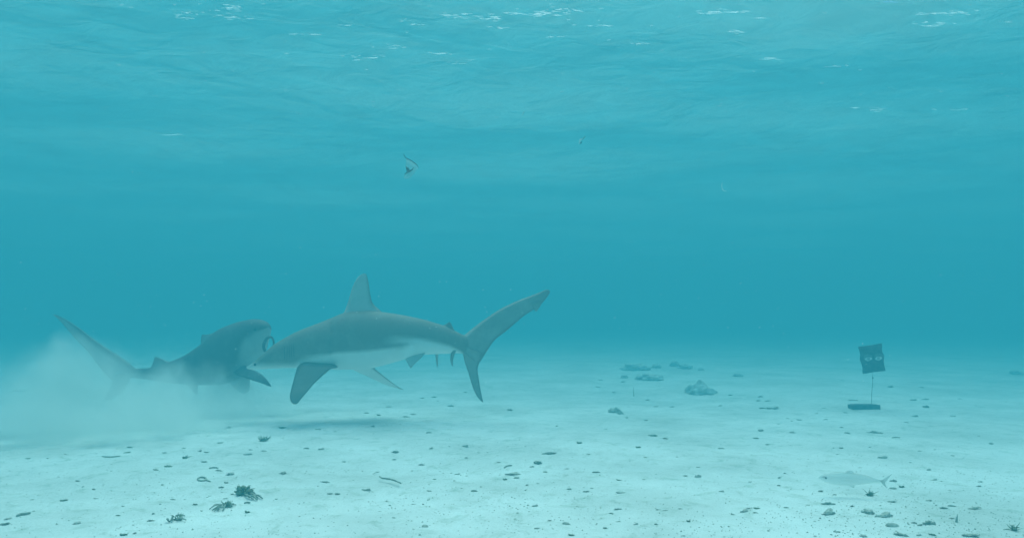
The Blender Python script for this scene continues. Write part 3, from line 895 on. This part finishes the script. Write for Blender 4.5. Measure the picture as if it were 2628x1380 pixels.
curve_thing('seagrass_blade', [(44, 1325), (52, 1321.5), (64, 1320.5), (78, 1317.5)], 0.0065, M['rubble'], 'long dark curled blade at the lower left edge of the sand', 'seagrass')
curve_thing('worm_strand', [(974, 1232), (980, 1236.5), (990, 1237.5), (1004, 1240), (1017, 1244.5), (1029, 1250)], 0.0042, M['twig'], 'thin pale strand curving down to the right on the sand', 'strand', lift=0.02)
curve_thing('worm_strand', [(957, 1220), (965, 1216), (974, 1214.5)], 0.0022, M['twig'], 'very short faint strand above the left end of the longer one', 'strand', lift=0.01)
for i, (a, lab) in enumerate((([(262, 1172), (285, 1173), (309, 1171)], 'thin dark twig on the sand just below the dust cloud'),
             ([(561, 1252), (568, 1251), (574, 1251.5)], 'tiny straight twig above the largest weed clump'),
             ([(627, 1292), (634, 1290), (642, 1291)], 'short twig lying below the largest weed clump'),
             ([(1294, 1201), (1302, 1196), (1314, 1195)], 'thin bent twig left of the bent arm rubble'),
             ([(2290, 1123.5), (2300, 1122.5), (2310, 1123.5)], 'thin straight twig to the lower right of the eye target'),
             ([(537, 1202), (548, 1200.5), (560, 1201.5)], 'faint twig above the chips in the left foreground'))):
    curve_thing('twig', a, 0.0035, M['rubble'], lab, 'twig')

# upright stick and spike
def upright(name, px, y0, y1, wpx, mat, label, cat, lean=0.0, cone=False):
    b = gp(px, y1); h = (y1 - y0) * b.y / 1712; r_ = wpx * b.y / 1712 / 2
    pts = [V((0, 0, -0.02)), V((lean * h * 0.5, 0, h * 0.5)), V((lean * h, 0, h))]
    v_, f_ = tube(pts, [r_, r_ * (0.6 if cone else 0.9), r_ * (0.15 if cone else 0.7)], 8)
    o = mesh_obj(name, v_, f_, mat); o.location = b
    return tag(o, label, cat)
upright('stick', 1627, 993, 1016, 3.2, M['rock'], 'short dark stick standing upright in the sand below the distant rocks', 'stick', -0.05)
upright('shell_spike', 2453, 1319, 1339, 8, M['shell'], 'small pointed shell spike standing up in the right foreground', 'shell', 0.3, True)

# weed clumps: tangles of short stems with a leafy core
def clump(px, py, wpx, hpx, label, n=26, seed=1, core=0.6, mat='weed', twigs=None):
    rnd = random.Random(seed)
    p = gp(px, py)
    k = (p - CO).length / 1712
    W2, H = wpx * k / 2, hpx * k * 1.1
    t = empty('weed_clump', p); tag(t, label, 'seaweed')
    VV, FF = [], []
    for i in range(n):
        a = rnd.uniform(0, 2 * math.pi); r0 = rnd.uniform(0, 0.5)
        q = V((math.cos(a) * r0 * W2, math.sin(a) * r0 * W2 * 0.8, rnd.uniform(0, 0.3) * H))
        dirv = V((math.cos(a) * W2 * 0.45, math.sin(a) * W2 * 0.4, rnd.uniform(0.1, 0.9) * H * 0.5))
        pts = [q]
        for j in range(3):
            dirv += V((rnd.uniform(-1, 1) * W2 * 0.3, rnd.uniform(-1, 1) * W2 * 0.3, rnd.uniform(-0.5, 0.35) * H * 0.5))
            qn = pts[-1] + dirv * 0.42
            qn.z = max(0.003, qn.z)
            pts.append(qn)
        r_ = rnd.uniform(0.035, 0.075) * W2
        v_, f_ = tube(pts, [r_, r_ * 1.2, r_ * 0.9, r_ * 0.3], 6)
        o_ = len(VV); VV += v_; FF += [tuple(x + o_ for x in f) for f in f_]
    mesh_obj('stems', VV, FF, M[mat], t)
    if core:
        me = lump(W2 * core, W2 * core * 0.7, H * core * 0.55, seed + 50, 4, 1.15, 0.3, 2.6)
        me.materials.append(M[mat]); me.name = 'weed_core'
        o = bpy.data.objects.new('leafy_core', me); C.objects.link(o); o.parent = t
    if twigs:
        for (x0, y0, x1, y1) in twigs:
            a, b = gp(x0, y0) - p, gp(x1, y1) - p
            a.z += rnd.uniform(0.004, 0.015); b.z += 0.006
            mid = (a + b) / 2 + V((rnd.uniform(-1, 1), rnd.uniform(-1, 1), 1)) * 0.006
            v_, f_ = tube([a, mid, b], [0.0035, 0.0045, 0.0025], 6)
            mesh_obj('pale_twig', v_, f_, M['twig'], t)
    return t
clump(626, 1268, 36, 24, 'largest dark weed clump with pale twigs trailing to its right', 34, 3, 0.75,
      twigs=[(636, 1262, 655, 1270), (640, 1268, 662, 1280), (632, 1276, 650, 1284), (650, 1272, 674, 1282), (628, 1272, 640, 1280), (644, 1278, 660, 1286), (640, 1256, 642, 1248)])
clump(584, 1300, 26, 16, 'smaller weed clump with pale twigs fanned out to its left', 24, 4, 0.6,
      twigs=[(575, 1296, 556, 1306), (572, 1302, 545, 1312), (566, 1296, 560, 1312), (574, 1308, 550, 1314), (560, 1300, 538, 1309), (585, 1290, 572, 1312), (590, 1302, 606, 1298)])
clump(457, 1334, 27, 13, 'low weed clump near the bottom left with a hooked twig beside it', 20, 5, 0.45,
      twigs=[(430, 1338, 434, 1342), (434, 1342, 441, 1338), (441, 1338, 444, 1329), (450, 1330, 474, 1326), (452, 1338, 478, 1337)])
clump(676, 1131, 30, 16, 'faint feathery weed tuft just right of the dust cloud', 20, 6, 0.4, 'weed')
clump(474, 1176, 24, 8, 'flat faint weed patch below the dust cloud', 14, 7, 0.3, 'weed')
clump(514, 1158, 12, 8, 'small pale tuft between the dust cloud and the weed patch', 10, 8, 0.3, 'twig')
clump(2234, 1272, 24, 20, 'dark pointed weed tuft with three arms below the tail of the fish', 14, 9, 0.4, 'weed')
clump(2603, 1360, 28, 16, 'crumbly weed tuft in the bottom right corner', 16, 10, 0.3, 'weed')

# ------------------------------------------------------------------ scraps drifting in the water
def floating(name, pxs, Y, rad, mat, parent, loc, flat=1.0):
    pts = [P(x, y, Y) - loc for x, y in cr(pxs, 4)]
    m_ = len(pts)
    rs = [rad * (0.25 + 0.75 * math.sin(math.pi * (0.08 + 0.84 * k / (m_ - 1)))) for k in range(m_)]
    v_, f_ = tube(pts, rs, 7, False, flat)
    return mesh_obj(name, v_, f_, mat, parent)
SY = 3.2
loc = P(1052, 425, SY)
scr = empty('drifting_scrap', loc)
tag(scr, 'curled translucent scrap with dark curved edges drifting above the large shark', 'scrap')
floating('dark_edge', [(1036, 396), (1039, 403), (1043, 406.5), (1050, 410), (1058, 414.5), (1067, 421), (1071, 426), (1073.5, 431)], SY, 0.0023, M['loop'], scr, loc)
floating('dark_edge', [(1038, 448), (1042, 444.5), (1047, 442), (1053, 439), (1058.5, 435), (1061.5, 430)], SY, 0.0032, M['loop'], scr, loc)
def patch(name, A, B, Y, bow, mat, parent, loc, n=12):
    """thin bowed membrane between two curves"""
    a = cr(A, 4); b = cr(B, 4)
    m_ = min(len(a), len(b)); vs, fs = [], []
    for side_ in (0, 0.0012):
        for i in range(m_):
            for j in range(n + 1):
                t = j / n
                x = a[i][0] * (1 - t) + b[i][0] * t; y = a[i][1] * (1 - t) + b[i][1] * t
                vs.append(P(x, y, Y + bow * math.sin(math.pi * t) + side_) - loc)
    o_ = m_ * (n + 1)
    for i in range(m_ - 1):
        for j in range(n):
            q = (i * (n + 1) + j, i * (n + 1) + j + 1, (i + 1) * (n + 1) + j + 1, (i + 1) * (n + 1) + j)
            fs.append(q); fs.append(tuple(x + o_ for x in q[::-1]))
    return mesh_obj(name, vs, fs, mat, parent)
patch('membrane', [(1043, 407), (1054, 412), (1065, 420), (1073, 431)], [(1042, 425), (1050, 432), (1058, 436), (1064, 444)], SY, 0.02, M['tissue'], scr, loc)
patch('membrane', [(1040, 447), (1048, 443), (1055, 440), (1064, 436)], [(1036, 456), (1044, 459), (1053, 455), (1062, 446)], SY, -0.012, M['tissue'], scr, loc)
patch('dark_fold', [(1040, 424), (1044, 428), (1049, 431)], [(1044, 441), (1048, 440), (1053, 438)], SY + 0.004, 0.006, M['rod'], scr, loc, 4)

loc = P(1493, 360, SY)
s2 = empty('drifting_scrap', loc)
tag(s2, 'small pale torn scrap with a thin tail drifting high in open water', 'scrap')
floating('pale_flake', [(1486, 370), (1488, 362), (1491, 358), (1494, 359)], SY, 0.0052, M['speck'], s2, loc, 0.6)
floating('pale_tail', [(1493, 360), (1498, 355), (1502, 350)], SY, 0.0026, M['twig'], s2, loc, 0.8)
floating('dark_fleck', [(1488, 369), (1491, 367), (1493, 364)], SY - 0.008, 0.0028, M['loop'], s2, loc)
loc = P(1857, 480, SY)
o = floating('drifting_thread', [(1854, 468), (1852, 477), (1855, 487), (1860, 490), (1865, 489)], SY, 0.0016, M['speck'], None, V((0, 0, 0)))
tag(o, 'faint hook shaped thread drifting in open water right of centre', 'thread')
o = floating('drifting_thread', [(1338, 294), (1341, 295), (1343, 290), (1346, 286)], SY, 0.0018, M['speck'], None, V((0, 0, 0)))
tag(o, 'tiny pale v shaped thread left of the torn scrap high in the water', 'thread')

# suspended specks
rnd = random.Random(5)
VV, FF = [], []
fixed = [(605, 895, 5, 2.6), (583, 908, 5, 1.7), (558, 928, 5, 1.8), (664, 961, 5, 2.0), (1641, 938, 6, 3.0), (340, 442, 4, 3.0), (53, 673, 4, 3.0), (1422, 509, 4, 3.0), (1368, 453, 4, 2.4), (966, 817, 4, 2.6), (1119, 838, 4, 2.4), (1103, 842, 4, 2.2), (790, 878, 4, 2.0), (1250, 900, 4, 2.2), (1022, 719, 4, 2.0), (1340, 802, 4, 2.0), (2215, 977, 5, 3.0)]
for _ in range(1500):
    Y = rnd.uniform(1.2, 5.2)
    fixed.append((rnd.uniform(0, 2628), rnd.uniform(60, 1040), Y, rnd.uniform(0.6, 1.3) * rnd.choice((0.7, 0.8, 1, 1, 1.7))))
for x, y, Y, s in fixed:
    c = P(x, y, Y); r_ = s * Y / 1712 * 0.6
    q = [V((1, 0, 0)), V((-1, 0, 0)), V((0, 1, 0)), V((0, -1, 0)), V((0, 0, 1)), V((0, 0, -1))]
    o_ = len(VV)
    VV += [c + a * r_ * rnd.uniform(0.7, 1.2) for a in q]
    FF += [tuple(i + o_ for i in f) for f in ((0, 2, 4), (2, 1, 4), (1, 3, 4), (3, 0, 4), (2, 0, 5), (1, 2, 5), (3, 1, 5), (0, 3, 5))]
tag(mesh_obj('suspended_specks', VV, FF, M['speck'], smooth=False), kind='stuff')

# ------------------------------------------------------------------ the stirred-up cloud of sand
blobs = [(170, 1000, 5.1, 0.48), (265, 1025, 5.2, 0.42), (95, 1050, 5.1, 0.38), (440, 1040, 5.5, 0.42), (350, 1080, 5.1, 0.36), (200, 1110, 4.8, 0.32), (330, 1115, 4.75, 0.28), (540, 1040, 5.7, 0.36), (470, 1085, 5.2, 0.32), (630, 1040, 6.0, 0.32), (40, 1090, 5.1, 0.28), (130, 1096, 4.6, 0.34), (300, 1092, 4.6, 0.30), (430, 1085, 4.8, 0.30), (600, 1000, 6.15, 0.26), (720, 1050, 6.0, 0.24), (540, 1090, 5.1, 0.28), (620, 1080, 5.4, 0.24)]
bl3 = [(P(a, b, c), r) for a, b, c, r in blobs]
bm = bmesh.new()
for c, r in bl3:
    bmesh.ops.create_icosphere(bm, subdivisions=3, radius=r + 0.2, matrix=Matrix.Translation(c))
me = bpy.data.meshes.new('sand_cloud'); bm.to_mesh(me); bm.free()
m, nt, out = new_mat('stirred_sand')
gm = N(nt, 'ShaderNodeNewGeometry')
nz = N(nt, 'ShaderNodeTexNoise', Scale=3.4, Detail=5.0, Roughness=0.6)
L(nt, gm.outputs['Position'], nz.inputs['Vector'])
sb = N(nt, 'ShaderNodeVectorMath', operation='SUBTRACT'); sb.inputs[1].default_value = (0.5, 0.5, 0.5)
L(nt, nz.outputs['Color'], sb.inputs[0])
sc_ = N(nt, 'ShaderNodeVectorMath', operation='SCALE'); sc_.inputs['Scale'].default_value = 0.55
L(nt, sb.outputs[0], sc_.inputs[0])
wp = N(nt, 'ShaderNodeVectorMath', operation='ADD')
L(nt, gm.outputs['Position'], wp.inputs[0]); L(nt, sc_.outputs[0], wp.inputs[1])
prev = None
for c, r in bl3:
    ds = N(nt, 'ShaderNodeVectorMath', operation='DISTANCE'); ds.inputs[1].default_value = c
    L(nt, wp.outputs[0], ds.inputs[0])
    mr = N(nt, 'ShaderNodeMapRange', interpolation_type='SMOOTHSTEP')
    mr.inputs['From Min'].default_value = r; mr.inputs['From Max'].default_value = r * 0.25
    L(nt, ds.outputs['Value'], mr.inputs['Value'])
    if prev is None: prev = mr.outputs[0]
    else:
        mxn = N(nt, 'ShaderNodeMath', operation='MAXIMUM'); L(nt, prev, mxn.inputs[0]); L(nt, mr.outputs[0], mxn.inputs[1]); prev = mxn.outputs[0]
dm = N(nt, 'ShaderNodeMath', operation='MULTIPLY'); n3 = N(nt, 'ShaderNodeTexNoise', Scale=4.5, Detail=5.0, Roughness=0.62, Distortion=1.0)
L(nt, gm.outputs['Position'], n3.inputs['Vector'])
m3 = N(nt, 'ShaderNodeMapRange'); m3.inputs['From Min'].default_value = 0.33; m3.inputs['From Max'].default_value = 0.66
m3.inputs['To Min'].default_value = 0.8; m3.inputs['To Max'].default_value = 5.8
L(nt, n3.outputs[0], m3.inputs['Value']); L(nt, prev, dm.inputs[0]); L(nt, m3.outputs[0], dm.inputs[1])
pv = N(nt, 'ShaderNodeVolumePrincipled'); pv.inputs['Color'].default_value = (0.97, 0.98, 0.95, 1)
L(nt, dm.outputs[0], pv.inputs['Density']); L(nt, pv.outputs[0], out.inputs['Volume'])
me.materials.append(m)
cl = bpy.data.objects.new('sand_cloud', me); C.objects.link(cl)
rm = cl.modifiers.new('remesh', 'REMESH'); rm.mode = 'VOXEL'; rm.voxel_size = 0.05
tag(cl, kind='stuff')

# ------------------------------------------------------------------ fine shell grit over the sand
rnd = random.Random(21)
VV, FF = [], []
tries = 0
while len(VV) < 3600 * 5:
    tries += 1
    px, py = rnd.uniform(-60, 2690), 1010 + 380 * rnd.random() ** 0.8
    p = gp(px, py)
    dens = 0.30 + 1.1 * max(0, noise.noise(V((p.x * 1.1, p.y * 1.7, 9.3)))) + 0.7 * ss(1900, 2300, px) * ss(1180, 1280, py)
    if rnd.random() > dens * 0.9: continue
    r_ = rnd.uniform(0.0016, 0.0042) * (1.5 if rnd.random() < 0.12 else 1)
    a = rnd.uniform(0, 3.14); e = rnd.uniform(0.3, 0.9)
    ux = V((math.cos(a), math.sin(a), 0)) * r_; uy = V((-math.sin(a), math.cos(a), 0)) * r_ * e
    o_ = len(VV)
    VV += [p + ux, p + uy, p - ux * rnd.uniform(0.6, 1.2), p - uy, p + V((0, 0, r_ * rnd.uniform(0.5, 1.0)))]
    FF += [tuple(i + o_ for i in f) for f in ((0, 1, 4), (1, 2, 4), (2, 3, 4), (3, 0, 4))]
tag(mesh_obj('shell_grit', VV, FF, M['rubble'], smooth=False), kind='stuff')

# ------------------------------------------------------------------ sun glints under the ripples, put in as pale translucent flecks
m, nt, out = new_mat('painted_glint')
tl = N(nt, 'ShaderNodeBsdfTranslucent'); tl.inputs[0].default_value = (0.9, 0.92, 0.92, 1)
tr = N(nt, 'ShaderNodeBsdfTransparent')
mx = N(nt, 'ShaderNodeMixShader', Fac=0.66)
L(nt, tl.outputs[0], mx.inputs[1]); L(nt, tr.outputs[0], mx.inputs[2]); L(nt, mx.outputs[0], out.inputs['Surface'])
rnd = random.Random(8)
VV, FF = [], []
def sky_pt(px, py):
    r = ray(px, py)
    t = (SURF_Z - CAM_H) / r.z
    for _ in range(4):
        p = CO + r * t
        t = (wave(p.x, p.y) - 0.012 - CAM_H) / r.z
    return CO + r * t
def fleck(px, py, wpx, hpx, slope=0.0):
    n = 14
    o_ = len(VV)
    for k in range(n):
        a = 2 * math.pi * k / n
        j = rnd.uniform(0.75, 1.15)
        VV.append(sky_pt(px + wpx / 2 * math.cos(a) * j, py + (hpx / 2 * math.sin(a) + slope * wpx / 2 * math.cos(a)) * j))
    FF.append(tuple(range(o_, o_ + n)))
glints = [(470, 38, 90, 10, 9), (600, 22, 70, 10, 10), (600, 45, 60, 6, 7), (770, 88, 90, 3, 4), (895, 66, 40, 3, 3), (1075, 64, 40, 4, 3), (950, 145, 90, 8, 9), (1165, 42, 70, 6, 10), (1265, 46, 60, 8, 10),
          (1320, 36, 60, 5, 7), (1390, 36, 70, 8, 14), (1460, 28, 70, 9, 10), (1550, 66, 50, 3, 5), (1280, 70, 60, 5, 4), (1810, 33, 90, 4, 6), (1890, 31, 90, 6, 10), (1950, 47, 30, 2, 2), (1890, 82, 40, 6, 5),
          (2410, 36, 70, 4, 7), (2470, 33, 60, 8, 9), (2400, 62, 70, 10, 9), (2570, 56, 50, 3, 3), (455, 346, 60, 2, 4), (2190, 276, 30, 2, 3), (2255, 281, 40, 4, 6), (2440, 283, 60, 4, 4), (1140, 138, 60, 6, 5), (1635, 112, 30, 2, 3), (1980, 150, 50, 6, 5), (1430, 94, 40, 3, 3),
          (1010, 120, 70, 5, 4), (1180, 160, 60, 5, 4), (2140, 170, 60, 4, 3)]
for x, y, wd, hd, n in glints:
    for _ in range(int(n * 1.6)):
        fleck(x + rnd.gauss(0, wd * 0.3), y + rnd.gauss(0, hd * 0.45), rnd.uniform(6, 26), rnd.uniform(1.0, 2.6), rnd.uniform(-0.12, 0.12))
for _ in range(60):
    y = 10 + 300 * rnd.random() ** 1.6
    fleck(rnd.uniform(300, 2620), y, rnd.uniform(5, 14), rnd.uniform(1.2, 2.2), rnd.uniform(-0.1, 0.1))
tag(mesh_obj('painted_glints', VV, FF, m, smooth=False), kind='stuff')
